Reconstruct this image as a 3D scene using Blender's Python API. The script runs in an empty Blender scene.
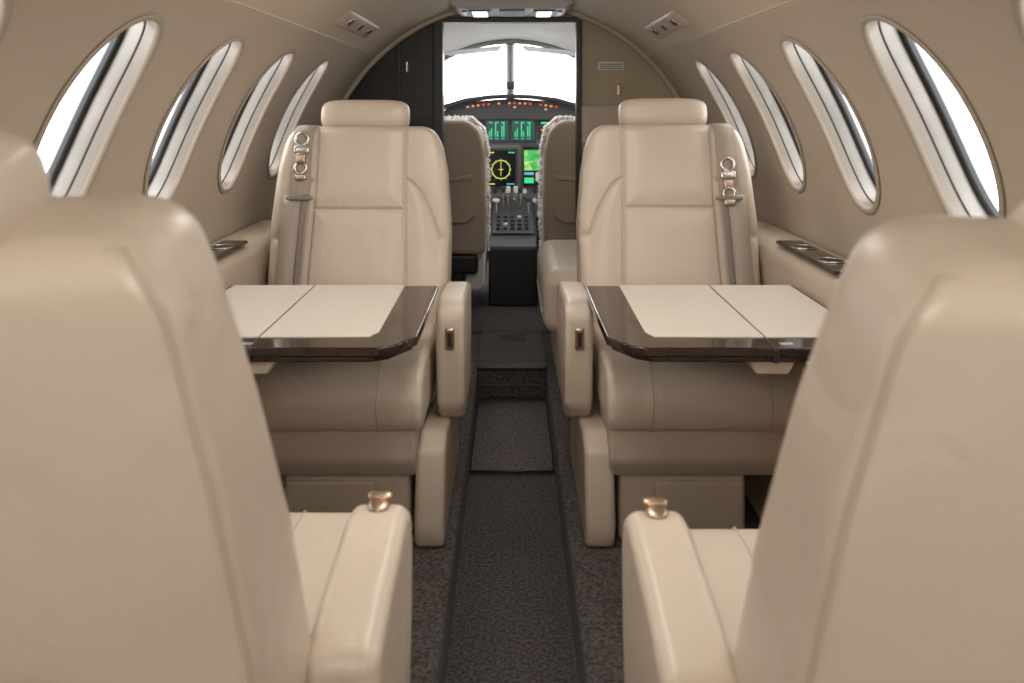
import bpy, bmesh, math, random
from mathutils import Vector, Matrix
random.seed(4)
S=bpy.context.scene
COL=S.collection
EZ=1.12
R=.837; ZC=.727

# ---------------- materials ----------------
def mat(name,col,rough=.5,metal=0,bump=0,bscale=200,var=0,vscale=8,spec=.5,coat=0,emit=None,es=1,col2=None,btype='noise',sheen=0,bdist=.002,crease=0):
    m=bpy.data.materials.new(name); m.use_nodes=True
    nt=m.node_tree; b=nt.nodes['Principled BSDF']
    b.inputs['Base Color'].default_value=(*col,1)
    b.inputs['Roughness'].default_value=rough
    b.inputs['Metallic'].default_value=metal
    b.inputs['Specular IOR Level'].default_value=spec
    b.inputs['Coat Weight'].default_value=coat
    b.inputs['Coat Roughness'].default_value=.05
    if sheen: b.inputs['Sheen Weight'].default_value=sheen
    if emit:
        b.inputs['Emission Color'].default_value=(*emit,1); b.inputs['Emission Strength'].default_value=es
    tc=nt.nodes.new('ShaderNodeTexCoord')
    if var or col2:
        n=nt.nodes.new('ShaderNodeTexNoise'); n.inputs['Scale'].default_value=vscale; n.inputs['Detail'].default_value=6
        nt.links.new(tc.outputs['Object'],n.inputs['Vector'])
        r=nt.nodes.new('ShaderNodeValToRGB')
        c2=col2 if col2 else tuple(c*(1+var) for c in col)
        c1=col if col2 else tuple(c*(1-var) for c in col)
        r.color_ramp.elements[0].color=(*c1,1); r.color_ramp.elements[1].color=(*c2,1)
        r.color_ramp.elements[0].position=.38; r.color_ramp.elements[1].position=.62
        nt.links.new(n.outputs['Fac'],r.inputs['Fac']); nt.links.new(r.outputs['Color'],b.inputs['Base Color'])
    if bump:
        if btype=='noise':
            n2=nt.nodes.new('ShaderNodeTexNoise'); n2.inputs['Detail'].default_value=4; out=n2.outputs['Fac']
        else:
            n2=nt.nodes.new('ShaderNodeTexVoronoi'); out=n2.outputs['Distance']
        n2.inputs['Scale'].default_value=bscale
        nt.links.new(tc.outputs['Object'],n2.inputs['Vector'])
        bp=nt.nodes.new('ShaderNodeBump'); bp.inputs['Strength'].default_value=bump; bp.inputs['Distance'].default_value=bdist
        nt.links.new(out,bp.inputs['Height']); nt.links.new(bp.outputs['Normal'],b.inputs['Normal'])
        if crease:
            n3=nt.nodes.new('ShaderNodeTexNoise'); n3.inputs['Scale'].default_value=9; n3.inputs['Detail'].default_value=3; n3.inputs['Distortion'].default_value=.6
            nt.links.new(tc.outputs['Object'],n3.inputs['Vector'])
            bp2=nt.nodes.new('ShaderNodeBump'); bp2.inputs['Strength'].default_value=crease; bp2.inputs['Distance'].default_value=.02
            nt.links.new(n3.outputs['Fac'],bp2.inputs['Height']); nt.links.new(bp2.outputs['Normal'],bp.inputs['Normal'])
    return m
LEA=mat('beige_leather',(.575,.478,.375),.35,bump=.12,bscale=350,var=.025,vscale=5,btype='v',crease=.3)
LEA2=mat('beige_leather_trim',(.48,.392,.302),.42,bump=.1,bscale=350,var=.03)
WTRIM=mat('window_trim_beige',(.36,.30,.235),.5)
WALL=mat('wall_ultrasuede',(.445,.368,.28),.7,bump=.08,bscale=400,var=.02,vscale=3)
CEIL=mat('headliner',(.52,.432,.332),.65,bump=.05,bscale=400)
CARP=mat('carpet_dark',(.028,.022,.020),.95,bump=1,bscale=170,col2=(.112,.092,.081),vscale=130,sheen=.08,bdist=.006)
CARP2=mat('carpet_runner_mat',(.058,.047,.042),.95,bump=1,bscale=170,col2=(.16,.13,.115),vscale=130,sheen=.08,bdist=.006)
WOOD=mat('gloss_dark_veneer',(.020,.010,.007),.12,coat=.25,spec=.35,col2=(.034,.017,.011),vscale=30)
INLAY=mat('table_leather_inlay',(.60,.53,.44),.5,bump=.06,bscale=400,btype='v')
BRONZE=mat('bronze_metal',(.50,.37,.27),.3,metal=1)
CHROME=mat('satin_metal',(.62,.57,.51),.25,metal=1)
REVEAL=mat('window_reveal_metallic',(.22,.188,.158),.35,metal=.3)
SHADE=mat('window_shade_silver',(.25,.23,.208),.38,metal=.35,var=.12,vscale=6)
OUTF=mat('window_outer_frame',(.12,.115,.11),.45)
BLACK=mat('black_rubber',(.012,.012,.013),.5)
DBR=mat('brown_seal',(.05,.036,.028),.5)
BLK2=mat('black_plastic',(.02,.02,.022),.4)
BELT=mat('belt_webbing',(.38,.32,.255),.7,bump=.5,bscale=700)
BELT2=mat('belt_webbing_dark',(.22,.182,.145),.7,bump=.5,bscale=700)
DCAB=mat('dark_cabinet_veneer',(.008,.0055,.005),.4,coat=.05)
PAN=mat('bulkhead_panel',(.42,.34,.23),.55,var=.02)
FLEECE=mat('white_sheepskin',(.75,.72,.68),.95,bump=1,bscale=90,sheen=.6)
PSHELL=mat('pilot_seat_shell',(.38,.305,.225),.5)
GREY=mat('cockpit_grey',(.19,.19,.20),.5)
LGREY=mat('cockpit_liner',(.66,.65,.63),.7)
CONS=mat('overhead_console_grey',(.48,.47,.45),.5)
DGREY=mat('dark_grey',(.05,.05,.054),.5)
WHITE=mat('white_print',(.7,.69,.65),.6)
def em(n,c,s): return mat(n,(.0,.0,.0),.3,emit=c,es=s)
EG=em('screen_green',(.05,.8,.3),1.0); EY=em('screen_yellow',(.9,.8,.1),1.1); EC=em('screen_cyan',(.15,.6,.7),.8)
EO=em('annun_orange',(1,.35,.08),1.0); ER=em('annun_red',(.9,.08,.05),.9); EW=em('annun_white',(.8,.8,.75),.6)
SCR=mat('screen_black',(.008,.010,.012),.12)
SCRT=em('screen_teal',(.01,.07,.06),1)
MAPM=bpy.data.materials.new('screen_map'); MAPM.use_nodes=True
nt=MAPM.node_tree; b=nt.nodes['Principled BSDF']; tc=nt.nodes.new('ShaderNodeTexCoord'); n=nt.nodes.new('ShaderNodeTexVoronoi'); n.inputs['Scale'].default_value=40
r=nt.nodes.new('ShaderNodeValToRGB'); e=r.color_ramp.elements; e[0].color=(.02,.35,.05,1); e[1].color=(.7,.8,.2,1)
x=e.new(.5); x.color=(.1,.6,.15,1)
nt.links.new(tc.outputs['Object'],n.inputs['Vector']); nt.links.new(n.outputs['Color'],r.inputs['Fac']); nt.links.new(r.outputs['Color'],b.inputs['Emission Color']); b.inputs['Emission Strength'].default_value=1.0
b.inputs['Base Color'].default_value=(0,0,0,1)
LAMP=em('lamp_lens',(1,.97,.92),2)

# ---------------- helpers ----------------
def empty(name,loc=(0,0,0),rz=0):
    o=bpy.data.objects.new(name,None); COL.objects.link(o); o.location=loc; o.rotation_euler=(0,0,rz); o.empty_display_size=.05
    return o
def link(o,parent,local):
    COL.objects.link(o)
    if parent is not None:
        o.parent=parent
        if not local:
            o.matrix_parent_inverse=(Matrix.Translation(parent.location)@Matrix.Rotation(parent.rotation_euler[2],4,'Z')).inverted()
def mesh(name,v,f,m,parent=None,smooth=True,local=False,weld=0):
    me=bpy.data.meshes.new(name); me.from_pydata([tuple(p) for p in v],[],f); me.update()
    bm=bmesh.new(); bm.from_mesh(me)
    if weld: bmesh.ops.remove_doubles(bm,verts=bm.verts,dist=weld)
    bmesh.ops.recalc_face_normals(bm,faces=bm.faces)
    bm.to_mesh(me); bm.free()
    me.materials.append(m)
    for p in me.polygons: p.use_smooth=smooth
    o=bpy.data.objects.new(name,me); link(o,parent,local); return o
def bevel(o,w,seg=4,ang=30):
    if w>0:
        md=o.modifiers.new('b','BEVEL'); md.width=w; md.segments=seg; md.limit_method='ANGLE'; md.angle_limit=math.radians(ang)
        md.harden_normals=False
    for p in o.data.polygons: p.use_smooth=True
    w2=o.modifiers.new('wn','WEIGHTED_NORMAL'); w2.keep_sharp=True
    return o
def box(name,x0,x1,y0,y1,z0,z1,m,parent=None,bv=.004,seg=3,local=False):
    v=[(x,y,z) for x in (x0,x1) for y in (y0,y1) for z in (z0,z1)]
    f=[(0,1,3,2),(4,6,7,5),(0,4,5,1),(2,3,7,6),(0,2,6,4),(1,5,7,3)]
    return bevel(mesh(name,v,f,m,parent,True,local),bv,seg)
def prism(name,poly,ax,a0,a1,m,parent=None,bv=.004,seg=3,local=False,ang=30):
    def P(p,a):
        return {'x':(a,p[0],p[1]),'y':(p[0],a,p[1]),'z':(p[0],p[1],a)}[ax]
    n=len(poly)
    v=[P(p,a0) for p in poly]+[P(p,a1) for p in poly]
    f=[tuple(range(n)),tuple(range(2*n-1,n-1,-1))]+[(i,(i+1)%n,n+(i+1)%n,n+i) for i in range(n)]
    return bevel(mesh(name,v,f,m,parent,True,local),bv,seg,ang)
def tube(name,pts,r,m,parent=None,local=False,cyc=False,res=3):
    c=bpy.data.curves.new(name,'CURVE'); c.dimensions='3D'; c.bevel_depth=r; c.bevel_resolution=res; c.use_fill_caps=True
    s=c.splines.new('POLY'); s.points.add(len(pts)-1)
    for i,p in enumerate(pts): s.points[i].co=(*p,1)
    s.use_cyclic_u=cyc; c.materials.append(m)
    o=bpy.data.objects.new(name,c); link(o,parent,local); return o
def cyl(name,c,r,h,axis,m,parent=None,local=False,n=32,bv=.0):
    c=Vector(c); axis=Vector(axis).normalized(); q=axis.to_track_quat('Z','Y')
    v=[];f=[]
    for k in (0,1):
        for i in range(n):
            a=2*math.pi*i/n; v.append(c+q@Vector((r*math.cos(a),r*math.sin(a),h*(k-.5))))
    f=[tuple(range(n)),tuple(range(2*n-1,n-1,-1))]+[(i,(i+1)%n,n+(i+1)%n,n+i) for i in range(n)]
    o=mesh(name,v,f,m,parent,True,local); return bevel(o,bv if bv else .0005,2)
def ring(name,c,r,tr,axis,m,parent=None,local=False,sx=1,sy=1,n=36):
    c=Vector(c); q=Vector(axis).normalized().to_track_quat('Z','Y')
    return tube(name,[c+q@Vector((sx*r*math.cos(2*math.pi*i/n),sy*r*math.sin(2*math.pi*i/n),0)) for i in range(n)],tr,m,parent,local,True)
def lerp(tab,t):
    if t<=tab[0][0]: return tab[0][1]
    for (a,b),(c,d) in zip(tab,tab[1:]):
        if t<=c: return b+(d-b)*(t-a)/(c-a)
    return tab[-1][1]
def sgnp(v,e): return math.copysign(abs(v)**e,v)
def superell(name,c,dims,e1,e2,m,parent,local,basis=None,nu=48,nv=28):
    B=basis or Matrix.Identity(3); v=[];f=[]
    for j in range(nv+1):
        ph=-math.pi/2+math.pi*j/nv
        for i in range(nu):
            a=2*math.pi*i/nu
            p=Vector((dims[0]*sgnp(math.sin(ph),e1),dims[1]*sgnp(math.cos(ph),e1)*sgnp(math.cos(a),e2),dims[2]*sgnp(math.cos(ph),e1)*sgnp(math.sin(a),e2)))
            v.append(Vector(c)+B@p)
    for j in range(nv):
        for i in range(nu): f.append((j*nu+i,j*nu+(i+1)%nu,(j+1)*nu+(i+1)%nu,(j+1)*nu+i))
    return mesh(name,v,f,m,parent,True,local,weld=1e-5)

# ---------------- fuselage ----------------
def FP(side,th,y,off=0):
    a=math.radians(th); return Vector((side*(R+off)*math.cos(a),y,ZC+(R+off)*math.sin(a)))
T0,T1,TC=5.0,46.0,25.5
SP=.445
WY=[1.41+SP*k for k in range(-6,4)]
YA,YB=WY[0]-SP/2,3.5
M=16; HA=.115; HB=15.1
def oval(phi,s=1.0,grow=0):
    c,sn=math.cos(phi),math.sin(phi); e=2/2.25
    return ((HA*s+grow)*sgnp(c,e),(HB*s+math.degrees(grow/R))*sgnp(sn,e))
def rectloop():
    L=[]
    for i in range(M): L.append((-1+2*i/M,-1))
    for i in range(M): L.append((1,-1+2*i/M))
    for i in range(M): L.append((1-2*i/M,1))
    for i in range(M): L.append((-1,1-2*i/M))
    return L
RL=rectloop()
ysamp=[]
for c in WY: ysamp+= [c-SP/2+SP*i/M for i in range(M)]
ysamp+=[WY[-1]+SP/2+(YB-WY[-1]-SP/2)*i/16 for i in range(17)]
for side,nm in ((-1,'wall_left'),(1,'wall_right')):
    v=[];f=[]
    for c in WY:
        base=len(v); K=8
        for k in range(K+1):
            q=k/K
            for (a,b2) in RL:
                phi=math.atan2(b2,a); ov=oval(phi)
                ry,rt=a*SP/2,b2*20.5
                yy=ov[0]+(ry-ov[0])*q; tt=ov[1]+(rt-ov[1])*q
                v.append(FP(side,TC+tt,c+yy))
        n=len(RL)
        for k in range(K):
            for i in range(n): f.append((base+k*n+i,base+k*n+(i+1)%n,base+(k+1)*n+(i+1)%n,base+(k+1)*n+i))
    def grid(ths,ys):
        base=len(v)
        for t in ths:
            for y in ys: v.append(FP(side,t,y))
        ny=len(ys)
        for i in range(len(ths)-1):
            for j in range(ny-1): f.append((base+i*ny+j,base+i*ny+j+1,base+(i+1)*ny+j+1,base+(i+1)*ny+j))
    grid([T0+(T1-T0)*i/M for i in range(M+1)],ysamp[-17:])
    grid([-60+(T0+60)*i/16 for i in range(17)],ysamp)
    mesh(nm,v,f,WALL,weld=1e-4)
v=[];f=[]; N=44
for i in range(N+1):
    t=T1+(180-2*T1)*i/N
    for y in ysamp: v.append(FP(1,t,y))
ny=len(ysamp)
for i in range(N):
    for j in range(ny-1): f.append((i*ny+j,i*ny+j+1,(i+1)*ny+j+1,(i+1)*ny+j))
mesh('ceiling',v,f,CEIL)
# windows
wn=0
for side in (-1,1):
    for c in WY:
        wn+=1
        E=empty('window_%d'%wn,FP(side,TC,c))
        def loop(s,off,grow=0,n=72):
            return [FP(side,TC+oval(2*math.pi*i/n,s,grow)[1],c+oval(2*math.pi*i/n,s,grow)[0],off) for i in range(n)]
        def band(nm,loops,m):
            n=len(loops[0]); vv=[p for l in loops for p in l]; ff=[]
            for k in range(len(loops)-1):
                for i in range(n): ff.append((k*n+i,k*n+(i+1)%n,(k+1)*n+(i+1)%n,(k+1)*n+i))
            return mesh(nm,vv,ff,m,E)
        band('trim_ring',[loop(1,.003,.003),loop(1,-.003,.012),loop(1,-.0055,.009),loop(1,-.006,.003),loop(1,-.004,-.002),loop(1,.004,-.004)],WTRIM)
        band('reveal',[loop(1,.004,-.003),loop(1,.015,-.004),loop(1,.024,-.005)],REVEAL)
        band('shade_track',[loop(1,.024,-.004),loop(1,.024,-.007),loop(1,.027,-.007),loop(1,.027,-.005)],DBR)
        band('shade_cassette',[loop(1,.027,-.006),loop(1,.038,-.008),loop(1,.054,-.009)],SHADE)
        band('gasket',[loop(1,.054,-.008),loop(1,.054,-.019),loop(1,.066,-.021),loop(1,.066,-.010)],BLACK)
        band('outer_frame',[loop(1,.066,-.016),loop(1,.070,-.017),loop(1,.074,-.012)],OUTF)

for side in (-1,1):
    E=empty('overhead_service_panel',FP(side,52,2.65))
    v=[];f=[]
    ths=[49.6,50,51,52,53,54,54.4]; ys=[2.42,2.43,2.65,2.93,2.94]
    for i,t in enumerate(ths):
        for j,y in enumerate(ys):
            edge=i in(0,len(ths)-1) or j in (0,len(ys)-1)
            v.append(FP(side,t,y,.001 if edge else -.007))
    for i in range(len(ths)-1):
        for j in range(len(ys)-1): f.append((i*5+j,i*5+j+1,i*5+6+j,i*5+5+j))
    mesh('panel',v,f,LEA2,E)
    for y in (2.52,2.68,2.84):
        p=FP(side,52,y,-.008); ax=(FP(side,52,y,-1)-p)
        ring('vent_ring',p,.015,.0025,ax,CHROME,E)
        cyl('vent_nozzle',p,.011,.012,ax,DGREY,E)
    tube('headliner_trim_rail',[FP(side,46.5,y,.001) for y in (YA,3.46)],.003,LEA2,E)
E=empty('ceiling_light_channel',(0,1,1.53))
prism('channel',[(-.17,1.57),(-.15,1.532),(.15,1.532),(.17,1.57)],'y',-1.4,3.08,LEA2,E,.004)
for y in [-1,-.4,.2,.8,1.4,2.0,2.6]:
    for sx in (-1,1):
        box('lamp_bezel',sx*.10-.028,sx*.10+.028,y-.05,y+.05,1.526,1.536,CHROME,E,.003)
        box('lamp_lens',sx*.10-.02,sx*.10+.02,y-.038,y+.038,1.523,1.528,LAMP,E,.002)
    box('speaker_grille',-.045,.045,y-.06,y+.06,1.526,1.536,DGREY,E,.003)
E=empty('overhead_console',(0,3.28,1.51))
prism('housing',[(-.25,1.525),(-.21,1.497),(.21,1.497),(.25,1.525),(.18,1.55),(-.18,1.55)],'y',3.12,3.42,CONS,E,.008)
for sx in (-1,1):
    box('lamp_bezel',sx*.13-.045,sx*.13+.045,3.17,3.37,1.492,1.50,DGREY,E,.004)
    box('lamp_lens',sx*.13-.03,sx*.13+.03,3.19,3.35,1.488,1.494,LAMP,E,.003)
    box('switch_block',sx*.19-.01,sx*.19+.01,3.2,3.34,1.492,1.50,BLK2,E,.003)
box('exit_sign_plate',-.05,.05,3.16,3.38,1.492,1.50,DGREY,E,.003)
tube('trim_1',[FP(1,t,3.44,-.004) for t in range(-5,186,2)],.014,LEA2)

# ---------------- floor ----------------
E=empty('floor',(0,1,0))
box('aisle_floor',-.135,.135,-1.6,3.03,-.05,0,CARP,E,0)
box('side_floor_left',-.83,-.13,-1.6,3.5,-.05,.12,CARP,E,.012)
box('side_floor_right',.13,.83,-1.6,3.5,-.05,.12,CARP,E,.012)
box('forward_floor',-.135,.135,3.03,3.5,-.05,.13,CARP,E,.008)
box('cockpit_floor',-.83,.83,3.5,5.1,-.05,.13,CARP,E,0)
box('under_floor',-.83,.83,-1.6,5.1,-.08,-.05,DGREY,E,0)
E=empty('aisle_carpet_mat',(0,2.7,.01))
box('mat',-.128,.128,2.42,2.97,.001,.014,CARP2,E,.006)
tube('mat_binding',[(-.126,2.97,.012),(-.126,2.42,.012),(.126,2.42,.012),(.126,2.97,.012)],.004,BLK2,E)
E=empty('step_threshold',(0,3.02,.1))
box('kick_plate',-.128,.128,3.014,3.03,.02,.125,CARP,E,.002)
box('nosing',-.128,.128,3.005,3.06,.122,.136,BLK2,E,.004)
box('grip_strip',-.12,.12,3.008,3.014,.06,.068,DGREY,E,.001)
box('floor_hatch_plate',-.05,.06,3.35,3.44,.131,.134,BLK2,E,.002)

for i_,side in enumerate((-1,1)):
    poly=[(side*.70,.12),(side*.70,.70),(side*.715,.728),(side*.74,.738),(side*.829,.742),(side*.829,.60),(side*.76,.38),(side*.72,.12)]
    prism('trim_%d'%(2+i_),poly,'y',-1.485,2.64,LEA2,None,.012,4)  # sidewall armrest ledge that carries the cup trays
    for y in (.92,1.99):
        T=empty('cup_holder_tray',(side*.757,y,.745))
        box('tray',side*.757-.036,side*.757+.036,y-.20,y+.20,.740,.750,WOOD,T,.005)
        for dy in (-.09,.09):
            ring('cup_rim',(side*.757,y+dy,.751),.030,.002,(0,0,1),CHROME,T)
            cyl('cup_well',(side*.757,y+dy,.7505),.029,.002,(0,0,1),BLACK,T)

# ---------------- seats ----------------
def seat(loc_x,loc_y,rz,alpha,L,ais,armu,belt,name='airplane_seat',clen=.42,hr=1.0,azt=.667,bk=.085,cr=.065):
    E=empty(name,(loc_x,loc_y,0),rz)
    a=math.radians(alpha); U=Vector((0,math.sin(a),math.cos(a))); Nn=Vector((0,-math.cos(a),math.sin(a))); H=Vector((0,0,.5))
    def SB(x,t,n): return H+Vector((x,0,0))+U*t+Nn*n
    def W(t):
        w=lerp([(-.05,.243),(.1,.252),(.3,.255),(.45,.243),(L-.05,.228),(L,.222)],t)
        q=max(0,(t-(L-cr))/cr); return w-cr*.77*(1-math.sqrt(max(0,1-q*q)))
    def TH(t): return lerp([(-.05,.17),(.15,.155),(L,.085)],t)
    def topin(t):
        q=max(0,(t-(L-.03))/.03); return .027*(1-math.sqrt(max(0,1-q*q)))
    th0=L-.245
    def sd(x,t):
        ax=abs(x); d=[]
        sx=.132+.006*math.cos(t*6)
        d.append(abs(ax-sx))
        if ax<sx: d.append(abs(t-th0))
        if ax>sx:
            u=(ax-sx)/(.252-sx); ta=th0+.085-.24*u*u-.02*u
            d.append(abs(t-ta)/math.sqrt(1+(.44*u/.11*1.0)**2) )
        return min(d)
    def nf(x,t):
        w=W(t); n=.016*(1-min(1,(x/w)**2))+.006*math.exp(-((t-.12)/.09)**2)
        ds=sd(x,t)
        n-=.009*math.exp(-(ds/.0042)**2)
        n+=.008*(1-math.exp(-(ds/.03)**2))
        return n
    NF=132; nt_=160; v=[];f=[]; t0=-.03
    for j in range(nt_+1):
        t=t0+(L-t0)*j/nt_
        if j>nt_-14:
            t=L-.035*(1-math.sin((j-(nt_-14))/14*math.pi/2))
        w=W(t); ti=topin(t); th=TH(t)-2*ti; n0=-ti; rr=min(.028,th*.42); rb=min(.016,th*.42); lp=[]
        edge=1-ti/.027
        for i in range(NF+1):
            x=-(w-rr)+2*(w-rr)*i/NF; lp.append((x,n0+nf(x,t)*edge))
        ed=nf(w-rr,t)*edge
        for k in range(1,9):
            b=math.pi/2*k/9; lp.append((w-rr+rr*math.sin(b),n0-rr+(rr+ed)*math.cos(b)))
        for k in range(7): lp.append((w,n0-rr-(th-rr-rb)*k/6))
        for k in range(1,9):
            b=math.pi/2*k/9; lp.append((w-rb+rb*math.cos(b),n0-th+rb-rb*math.sin(b)))
        for i in range(31): lp.append(((w-rb)-2*(w-rb)*i/30,n0-th-.012*(1-(1-2*i/30)**2)*edge))
        for k in range(1,9):
            b=math.pi/2*k/9; lp.append((-(w-rb)-rb*math.sin(b),n0-th+rb-rb*math.cos(b)))
        for k in range(7): lp.append((-w,n0-th+rb+(th-rr-rb)*k/6))
        for k in range(1,9):
            b=math.pi/2*k/9; lp.append((-(w-rr)-rr*math.cos(b),n0-rr+(rr+ed)*math.sin(b)))
        n=len(lp); v+=[SB(x,t,nn) for x,nn in lp]
    for j in range(nt_):
        for i in range(n): f.append((j*n+i,j*n+(i+1)%n,(j+1)*n+(i+1)%n,(j+1)*n+i))
    f.append(tuple(range(n))); f.append(tuple(range(nt_*n,nt_*n+n)))
    mesh('backrest',v,f,LEA,E,True,True)
    tl=[i*(L-.006)/60 for i in range(61)]
    side_=[(W(t)-.0045,t,-TH(t)+topin(t)+.0045) for t in tl]
    tube('back_piping',[SB(x,t,n_) for x,t,n_ in side_]+[SB(-x,t,n_) for x,t,n_ in reversed(side_)],.0024,LEA2,E,True)
    B=Matrix(((1,0,0),(0,-Nn.y,U.y),(0,-Nn.z,U.z)))
    superell('headrest',SB(0,L+.034*hr,-.042),(.128,.052,.047),.42,.8,LEA,E,True,B)
    for s in (-1,1):
        cyl('headrest_post',SB(s*.06,L-.01,-.045),.006,.07,U,CHROME,E,True)
    c=clen
    prof=[(.03,.40),(.03,.525),(-.1,.52),(-c+.10,.538),(-c+.04,.532),(-c+.008,.505),(-c-.012,.46),(-c-.008,.415),(-c+.012,.385),(0,.385)]
    prism('seat_cushion',prof,'x',-.232,.232,LEA,E,.022,5,True,15)
    for s in (-.132,.132):
        tube('cushion_seam',[(s,p[0]-(-.001 if p[0]<-c+.05 else 0),p[1]-.0005) for p in prof[2:9]],.0018,LEA2,E,True)
    sx=ais
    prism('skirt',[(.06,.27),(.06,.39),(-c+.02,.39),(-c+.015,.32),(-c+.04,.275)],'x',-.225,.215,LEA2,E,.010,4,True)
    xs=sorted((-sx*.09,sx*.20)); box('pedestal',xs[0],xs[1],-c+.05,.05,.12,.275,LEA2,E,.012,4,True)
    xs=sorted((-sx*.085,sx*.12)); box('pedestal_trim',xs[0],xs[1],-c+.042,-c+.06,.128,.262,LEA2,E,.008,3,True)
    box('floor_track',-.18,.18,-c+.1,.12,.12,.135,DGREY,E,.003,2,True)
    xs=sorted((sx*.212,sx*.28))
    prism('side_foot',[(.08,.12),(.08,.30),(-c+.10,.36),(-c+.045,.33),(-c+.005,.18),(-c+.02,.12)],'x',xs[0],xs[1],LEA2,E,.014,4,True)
    for s,main in ((sx,True),(-sx,False)):
        xa=sorted((s*.247,s*.316)) if main else sorted((s*.238,s*.262))
        au=armu if main else armu-.05
        zt=azt if main else .60
        prof=[(.10,zt-.03),(.02,zt-.012),(-au+.06,zt),(-au+.03,zt-.004),(-au+.008,zt-.018),(-au,zt-.05),(-au+.004,zt-.13),(-au+.03,zt-.26),(-au+.07,zt-.305),(.10,zt-.305)]
        prism('armrest' if main else 'outboard_arm',prof,'x',xa[0],xa[1],LEA,E,.016 if main else .008,5,True,25)
        if main:
            xm=(xa[0]+xa[1])/2
            if not belt:
                superell('recline_button_base',(xm,-au+.040,zt+.001),(.012,.014,.004),.8,.9,BRONZE,E,True)
                superell('recline_button_lever',(xm,-au+.030,zt+.006),(.014,.006,.004),.6,.8,BRONZE,E,True)
            else:
                box('latch_plate',xm-.012,xm+.012,-au-.003,-au+.01,zt-.115,zt-.06,BRONZE,E,.006,3,True)
                box('latch_slot',xm-.005,xm+.005,-au-.006,-au+.004,zt-.105,zt-.07,BLK2,E,.002,2,True)
    if belt:
        o=-sx
        def rib(nm,path,wd,m):
            v=[];f=[]
            for (x,t,n_) in path:
                p=SB(x,t,n_); v+=[p-Vector((wd/2,0,0)),p+Vector((wd/2,0,0))]
            for i in range(len(path)-1): f.append((2*i,2*i+1,2*i+3,2*i+2))
            ob=mesh(nm,v,f,m,E,True,True); md=ob.modifiers.new('s','SOLIDIFY'); md.thickness=.003; md.offset=1
            return ob
        def fr(x,t,d=.006): return nf(x,t)+d-topin(t)
        xt,xb=o*.162,o*.180
        path=[(xt,L-.12,-TH(L)-.01),(xt,L-.02,-TH(L)),(xt,L+.006,-.05),(xt,L-.006,-.005)]
        for i in range(12):
            t=L-.02-(L-.02-.36)*i/11; x=xt+(xb-xt)*(L-t)/L; path.append((x,t,fr(x,t,.012)))
        rib('shoulder_belt',path,.056,BELT)
        path=[]
        for i in range(14):
            t=.37-(.37+.0)*i/13; x=xt+(xb-xt)*(L-t)/L+o*.006; path.append((x,t,fr(x,t,.016)))
        rib('shoulder_belt_lower',path,.074,BELT)
        rib('belt_edge_stripe',[(x-o*.024,t,n_+.004) for x,t,n_ in path],.016,BELT2)
        xq=xt+(xb-xt)*.15
        def C(nm,t,w,h,m,d=.018,th=.008):
            return superell(nm,SB(xq,t,fr(xq,t,d)),(w,th,h),.35,.7,m,E,True,B)
        tb=L-bk
        ring('buckle_ring',SB(xq,tb+.03,fr(xq,tb,.020)),.018,.004,Nn,CHROME,E,True)
        C('buckle_plate',tb,.021,.012,CHROME)
        C('buckle_tongue',tb-.025,.013,.016,BRONZE,.022)
        ring('belt_loop',SB(xq,tb-.052,fr(xq,tb,.020)),.016,.004,Nn,CHROME,E,True)
        C('belt_adjuster',.36,.038,.006,BELT2,.020,.006)
        C('belt_clip',tb-.078,.016,.010,BRONZE,.018)
    return E
seat(-.432,2.20,0,12,.575,1,.27,True,azt=.642,bk=.078)
seat(.445,2.20,0,12,.58,-1,.27,True,azt=.642,bk=.155)
seat(-.432,.795,math.pi,24,.62,-1,.15,False,clen=.405,hr=0.35,cr=.05)
seat(.442,.765,math.pi,24,.608,1,.165,False,clen=.39,hr=-.5,cr=.05)

# ---------------- tables ----------------
for s in (-1,1):
    E=empty('folding_table',(s*.45,1.73,.66))
    xi,xo=s*.180,s*.698; y0,y1=1.475,1.985
    poly=[(xo,y1),(xi+s*.006,y1),(xi,y1-.008),(xi+s*.003,y0+.075),(xi+s*.04,y0+.016),(xi+s*.070,y0),(xo,y0)]
    prism('table_top',poly,'z',.654,.672,WOOD,E,.004,4,ang=50)
    poly2=[(p[0]+s*(.012 if abs(p[0])<.4 else 0),p[1]+(.01 if p[1]<1.7 else -.01)) for p in poly]
    prism('table_under',poly2,'z',.642,.655,WOOD,E,.003,3,ang=50)
    xs=s*.487
    prism('leather_inlay',[(xs-s*.002,y1-.004),(xi+s*.085,y1-.004),(xi+s*.082,y0+.10),(xi+s*.095,y0+.068),(xs-s*.002,y0+.065)],'z',.670,.6745,INLAY,E,.0015,2)
    prism('leather_inlay_outer',[(xs+s*.002,y1-.004),(xo-s*.01,y1-.004),(xo-s*.01,y0+.065),(xs+s*.002,y0+.065)],'z',.670,.6745,INLAY,E,.0015,2)
    box('fold_line',xs-.001,xs+.001,y0,y1,.6715,.6722,BLK2,E,.0002,1)
    box('hinge',xs-.005,xs+.005,y0-.002,y0+.02,.644,.668,BLK2,E,.002)
    box('hinge_slot',xs+s*.02-.004,xs+s*.02+.02,y0+.02,y0+.035,.6718,.6723,CHROME,E,.0002,1)
    prism('support_bracket',[(xs-.045,.642),(xs+.045,.642),(xs+.03,.616),(xs-.03,.616)],'y',y0+.02,y0+.2,LEA,E,.004)
    box('slide_arm',min(xs,xo),max(xs,xo),y0+.12,y0+.16,.622,.642,CHROME,E,.003)

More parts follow.
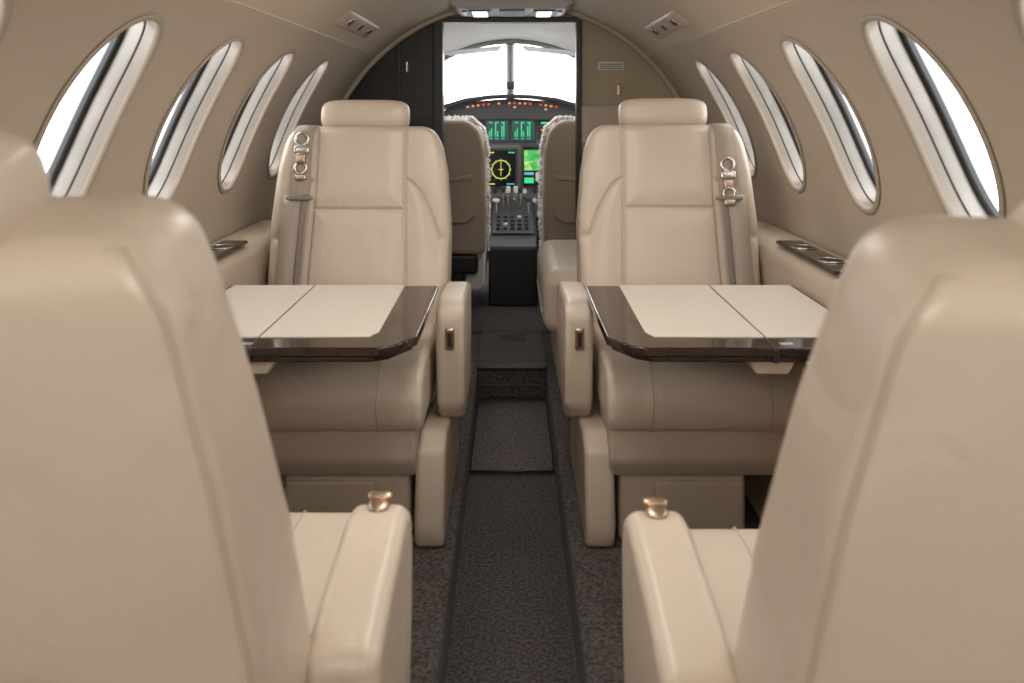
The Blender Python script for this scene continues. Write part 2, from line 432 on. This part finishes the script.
E=empty('side_facing_seat',(.4,2.95,.12))
box('base',.16,.54,2.76,3.36,.12,.34,LEA2,E,.03,5)
box('seat_cushion',.105,.66,2.70,3.38,.33,.56,LEA,E,.06,7)
box('backrest',.60,.69,2.72,3.36,.54,.95,LEA,E,.03,5)
tube('cushion_welt',[(.104,2.78,.40),(.104,3.3,.40)],.003,LEA2,E)
E=empty('galley_cabinet',(-.5,3.2,.12))
box('body',-.56,-.34,3.05,3.43,.12,.98,DCAB,E,.006)
for i in range(3): box('drawer_%d'%(i+1),-.345,-.332,3.08,3.42,.2+.25*i,.42+.25*i,DCAB,E,.004)

# ---------------- bulkheads ----------------
def arcpts(a0,a1,y,off=-.002,n=24): return [FP(1,a0+(a1-a0)*i/n,y,off) for i in range(n+1)]
DX0,DX1,DZ=-.31,.29,1.49
E=empty('wall_forward_bulkhead',(0,3.5,0))
def th_for_x(x): return math.degrees(math.acos(x/R))
pr=[(DX1,.12),(DX1,DZ)]+[(p.x,p.z) for p in arcpts(th_for_x(DX1+.002)-1,-40,0)]+[(.6,.12)]
prism('panel_right',pr,'y',3.48,3.51,PAN,E,.002,2,ang=60)
pl=[(DX0,.12),(DX0,DZ)]+[(p.x,p.z) for p in arcpts(th_for_x(DX0-.002)+1,220,0)]+[(-.6,.12)]
prism('panel_left',pl,'y',3.48,3.51,DCAB,E,.002,2,ang=60)
hd=[(DX0,DZ),(DX1,DZ)]+[(p.x,p.z) for p in arcpts(th_for_x(DX1),th_for_x(DX0),0,n=12)]
prism('header',hd,'y',3.48,3.51,LEA2,E,.002,2,ang=60)
box('jamb_right',DX1-.012,DX1+.012,3.46,3.53,.13,DZ,DCAB,E,.004)
box('jamb_left',DX0-.03,DX0+.012,3.44,3.53,.13,DZ,DCAB,E,.004)
box('jamb_head',DX0,DX1,3.46,3.53,DZ-.012,DZ+.012,DGREY,E,.004)
box('left_door_stile',-.50,-.485,3.465,3.482,.13,1.40,BLK2,E,.002)
box('coat_hook',-.46,-.45,3.455,3.48,1.26,1.31,CHROME,E,.004)
box('panel_latch',.455,.475,3.47,3.482,1.16,1.21,BRONZE,E,.004)
box('panel_rail',.30,.62,3.45,3.485,.95,1.12,LEA2,E,.01)
Q=empty('placard_sign',(.43,3.475,1.29))
box('plate',.375,.485,3.474,3.481,1.272,1.308,WHITE,Q,.001)
for i in range(3): box('text_line',.382,.478,3.4725,3.4745,1.297-.009*i-.0015,1.297-.009*i+.0015,DGREY,Q,.0002,1)
E=empty('wall_aft_bulkhead',(0,-1.5,0))
pa=[(p.x,p.z) for p in arcpts(-58,238,0,n=60)]
prism('panel',pa,'y',-1.52,-1.49,PAN,E,.001,1,ang=60)

# ---------------- cockpit ----------------
v=[];f=[]
Rz=[(3.5,.837),(3.7,.835),(4.3,.745),(5.1,.38)]; Rx=[(3.5,.837),(3.9,.83),(4.3,.76),(5.1,.50)]
ths=list(range(-60,241,3)); ys=[3.5+.05*i for i in range(33)]
def CP(t,y,off=0):
    a=math.radians(t); return Vector(((lerp(Rx,y)+off)*math.cos(a),y,ZC+(lerp(Rz,y)+off)*math.sin(a) if math.sin(a)>0 else ZC+.837*math.sin(a)))
for t in ths:
    for y in ys: v.append(CP(t,y))
for i in range(len(ths)-1):
    for j in range(len(ys)-1):
        t=ths[i]+1.5; y=ys[j]+.025
        if y>4.3 and 27<t<153: continue
        if 3.95<y<4.22 and (24<t<54 or 126<t<156): continue
        nn=len(ys); f.append((i*nn+j,i*nn+j+1,(i+1)*nn+j+1,(i+1)*nn+j))
mesh('cockpit_shell',v,f,LGREY,weld=1e-5)
v=[CP(t,5.1) for t in ths]; mesh('wall_nose',v,[tuple(range(len(v)))],BLK2,smooth=False)
E=empty('windshield_frame',(0,4.3,1.4))
tube('top_rail',[CP(t,4.3,-.01) for t in range(20,161,4)],.014,GREY,E)
tube('center_post',[CP(90,y,-.01)+Vector((-.01,0,0)) for y in (4.3,4.5,4.8,5.1)],.025,GREY,E)
for t in (27,153): tube('side_rail',[CP(t,y,-.01) for y in (4.3,4.7,5.1)],.02,GREY,E)
E=empty('magnetic_compass',(-.01,4.33,1.23))
box('body',-.03,.014,4.33,4.38,1.205,1.25,BLK2,E,.01)
cyl('stem',(-.008,4.36,1.33),.006,.18,(0,0,1),DGREY,E)
VT=mat('visor_tint',(.62,.62,.62),.3)
for s in (-1,1):
    E=empty('sun_visor',(s*.22,4.24,1.42))
    prism('visor',[(s*.05,1.435),(s*.34,1.405),(s*.36,1.385),(s*.32,1.38),(s*.07,1.405)],'y',4.22,4.228,VT,E,.004)
E=empty('glareshield',(0,4.4,1.12))
gs=[(-.58,.98),(-.50,1.06),(-.38,1.12),(-.25,1.158),(-.12,1.175),(0,1.18),(.12,1.175),(.25,1.158),(.38,1.12),(.50,1.06),(.58,.98)]
gb=[(x*.97,z-.022) for x,z in reversed(gs)]
prism('hood',gs+gb,'y',4.32,4.60,BLK2,E,.006,3,ang=50)
prism('annunciator_housing',[(-.40,1.04),(-.36,1.10),(-.24,1.138),(0,1.156),(.24,1.138),(.36,1.10),(.40,1.04)],'y',4.37,4.42,DGREY,E,.003)
random.seed(7)
for r_ in range(2):
    for i in range(20):
        x=-.27+.54*i/19; z=1.130-.022*r_-(x*x)*.35
        m=random.choice([EO,ER,EW,DGREY,DGREY,DGREY,EO,DGREY]) if r_==0 else random.choice([DGREY,DGREY,EW,DGREY,DGREY])
        box('annunciator_light',x-.007,x+.007,4.366,4.372,z-.005,z+.005,m,E,.001,1)
E=empty('instrument_panel',(0,4.45,.8))
prism('panel_face',[(-.60,.50),(-.60,.95),(-.40,1.08),(.40,1.08),(.60,.95),(.60,.50)],'y',4.43,4.47,GREY,E,.006)
def screen(x0,x1,z0,z1,nm,m=SCR):
    box(nm+'_bezel',x0-.012,x1+.012,4.41,4.435,z0-.012,z1+.012,DGREY,E,.006)
    box(nm,x0,x1,4.406,4.412,z0,z1,m,E,.001,1)
def q(nm,x0,x1,z0,z1,m): box(nm,x0,x1,4.403,4.4065,z0,z1,m,E,.0003,1)
for x0 in (-.142,.0):
    screen(x0,x0+.122,.925,1.035,'engine_display',SCRT)
    for i in range(3):
        for k in range(2):
            xx=x0+.015+i*.034+k*.011; hh=.03+.045*((i*3+k*5)%4)/3
            q('engine_bar',xx,xx+.006,.945,.945+hh,EG)
        q('engine_label',x0+.015+i*.034,x0+.034+i*.034,1.02,1.026,EG)
        q('engine_readout',x0+.015+i*.034,x0+.034+i*.034,.932,.937,EC)
for x0,x1 in ((-.27,-.165),(.145,.26)):
    for k in range(3):
        box('radio_head',x0,x1,4.41,4.435,.93+.038*k,.96+.038*k,BLK2,E,.003)
        q('radio_digits',x0+.015,x1-.04,.94+.038*k,.95+.038*k,EO if k%2 else EG)
screen(-.142,.02,.672,.872,'nav_display_left')
ring('compass_rose',(-.061,4.404,.765),.05,.0022,(0,1,0),EY,E)
for i in range(12):
    a=i*math.pi/6; p=Vector((-.061,4.404,.765))
    tube('rose_tick',[p+Vector((math.cos(a)*.052,0,math.sin(a)*.052)),p+Vector((math.cos(a)*.06,0,math.sin(a)*.06))],.0016,EG,E)
tube('track_line',[(-.061,4.403,.73),(-.061,4.403,.81)],.0014,EY,E)
tube('wing_line',[(-.075,4.403,.765),(-.047,4.403,.765)],.0016,EY,E)
q('nav_text_1',-.135,-.10,.855,.861,EY); q('nav_text_2',-.02,.014,.855,.861,EG); q('nav_text_3',-.135,-.095,.682,.688,EY); q('nav_text_4',-.03,.012,.682,.688,EC)
screen(.062,.20,.672,.89,'nav_display_right')
box('map',.066,.196,4.402,4.4065,.76,.872,MAPM,E,.0003,1)
q('map_data_1',.068,.12,.735,.75,EC); q('map_data_2',.13,.19,.70,.75,EW); q('map_data_3',.068,.12,.69,.72,EG)
for x0 in (-.40,.27):
    screen(x0,x0+.15,.72,.90,'primary_flight_display')
    q('sky',x0+.01,x0+.14,.81,.885,EC); q('ground',x0+.01,x0+.14,.74,.808,EO)
for i in range(7):
    for k in range(2): cyl('panel_knob',(-.15+i*.055,4.41,.645-k*.05),.012,.03,(0,1,0),BLK2 if (i+k)%2 else LGREY,E,bv=.002)
for i in range(9): cyl('dial_knob',(-.28+i*.07,4.415,1.055),.008,.02,(0,1,0),BLK2,E,bv=.002)
E=empty('throttle_pedestal',(0,4.2,.13))
prism('body',[(4.43,.13),(4.43,.60),(4.30,.56),(4.0,.47),(3.93,.42),(3.93,.13)],'x',-.115,.125,BLK2,E,.012,4)
prism('top_panel',[(4.43,.612),(4.30,.572),(4.02,.486),(4.0,.478),(4.3,.555),(4.43,.60)],'x',-.10,.11,DGREY,E,.002)
for i,x in enumerate((-.045,-.02,.02,.045)):
    cyl('throttle_lever',(x,4.26,.61),.005,.12,(0,-.3,1),CHROME,E)
    box('throttle_knob',x-.011,x+.011,4.22,4.25,.655,.69,LGREY if i in(1,2) else BLK2,E,.006)
cyl('condition_lever',(.085,4.2,.57),.004,.10,(0,-.2,1),CHROME,E); superell('condition_knob',(.085,4.19,.625),(.014,.014,.014),1,1,BLK2,E,False)
cyl('flap_lever',(-.08,4.2,.57),.004,.09,(0,-.2,1),CHROME,E); superell('flap_knob',(-.08,4.19,.62),(.016,.010,.010),.6,.8,LGREY,E,False)
for i in range(5):
    for k in range(4): box('pedestal_button',-.08+i*.036,-.06+i*.036,4.03+k*.045,4.05+k*.045,.492+k*.0125,.505+k*.0125,LGREY if (i*k)%4==1 else BLK2,E,.003)
cyl('trim_wheel',(-.118,4.2,.46),.075,.015,(1,0,0),BLK2,E,bv=.004)
for s in (-1,1):
    cx=-.362 if s<0 else .385
    E=empty('pilot_seat',(cx,3.85,.13))
    sh=[(-.235,.42),(-.24,.62),(-.235,.9),(-.215,1.0),(-.16,1.05),(.16,1.05),(.215,1.0),(.235,.9),(.24,.62),(.235,.42)]
    prism('back_shell',[(cx+a,b2) for a,b2 in sh],'y',3.72,3.80,PSHELL,E,.03,5,ang=25)
    fl=[(cx+a*1.05,b2+.010) for a,b2 in sh]
    prism('sheepskin_cover',fl,'y',3.79,3.90,FLEECE,E,.04,5,ang=25)
    tv=[];tf=[]
    rnd=random.Random(3+s)
    for k in range(900):
        i=rnd.randrange(len(fl)-1); u=rnd.random()
        px_=fl[i][0]*(1-u)+fl[i+1][0]*u; pz=fl[i][1]*(1-u)+fl[i+1][1]*u; py=3.79+.11*rnd.random()
        rr=.005+.006*rnd.random(); b0=len(tv)
        for d in ((1,0,0),(-1,0,0),(0,1,0),(0,-1,0),(0,0,1),(0,0,-1)):
            tv.append((px_+d[0]*rr*(.7+.6*rnd.random()),py+d[1]*rr,pz+d[2]*rr*(.7+.6*rnd.random())))
        for a_,b_,c_ in ((0,2,4),(2,1,4),(1,3,4),(3,0,4),(2,0,5),(1,2,5),(3,1,5),(0,3,5)): tf.append((b0+a_,b0+b_,b0+c_))
    mesh('sheepskin_tufts',tv,tf,FLEECE,E)
    prism('map_pocket',[(cx-.19,.60),(cx-.185,.80),(cx-.1,.785),(cx+.1,.785),(cx+.185,.80),(cx+.19,.60),(cx+.15,.57),(cx-.15,.57)],'y',3.69,3.725,PSHELL,E,.012,4)
    tube('pocket_seam',[(cx-.18,3.688,.775),(cx,3.686,.765),(cx+.18,3.688,.775)],.003,BELT2,E)
    box('seat_cushion',cx-.22,cx+.22,3.78,4.22,.42,.53,FLEECE,E,.04,5)
    prism('cushion_skirt',[(cx-.23,.25),(cx-.235,.45),(cx+.235,.45),(cx+.23,.25),(cx+.20,.22),(cx-.20,.22)],'y',3.86,4.2,FLEECE,E,.02,3)
    box('seat_pan',cx-.2,cx+.2,3.76,4.2,.32,.42,BLK2,E,.02)
    box('seat_pedestal',cx-.14,cx+.14,3.80,4.1,.13,.33,BLK2,E,.02)

# ---------------- lights ----------------
W=bpy.data.worlds.new('sky_world'); S.world=W; W.use_nodes=True
nt=W.node_tree; bg=nt.nodes['Background']; bg.inputs['Color'].default_value=(.98,.99,1,1); bg.inputs['Strength'].default_value=5.6
def area(name,loc,rot,sx,sy,p,col=(1,.96,.91)):
    l=bpy.data.lights.new(name,'AREA'); l.shape='RECTANGLE'; l.size=sx; l.size_y=sy; l.energy=p; l.color=col
    o=bpy.data.objects.new(name,l); COL.objects.link(o); o.location=loc; o.rotation_euler=rot; return o
area('cabin_ceiling_light',(0,1.75,1.505),(math.radians(12),0,0),.22,1.9,10)
area('cabin_ceiling_light_aft',(0,-.7,1.42),(math.radians(66),0,0),.6,.4,11)  # added unseen fill light behind the camera, aimed forward, no fixture
area('cockpit_dome_light',(0,3.9,1.45),(0,0,0),.4,.3,2.2)  # added fill light to brighten the cockpit, no fixture modelled

# ---------------- camera ----------------
cd=bpy.data.cameras.new('camera'); cam=bpy.data.objects.new('camera',cd); COL.objects.link(cam)
cam.location=(0,0,EZ); cam.rotation_euler=(math.radians(90),0,0)
cd.sensor_width=36; cd.lens=28.125; cd.shift_y=-236.5/1024; cd.clip_start=.02
cd.dof.use_dof=True; cd.dof.focus_distance=2.3; cd.dof.aperture_fstop=5
S.camera=cam
S.view_settings.view_transform='Standard'
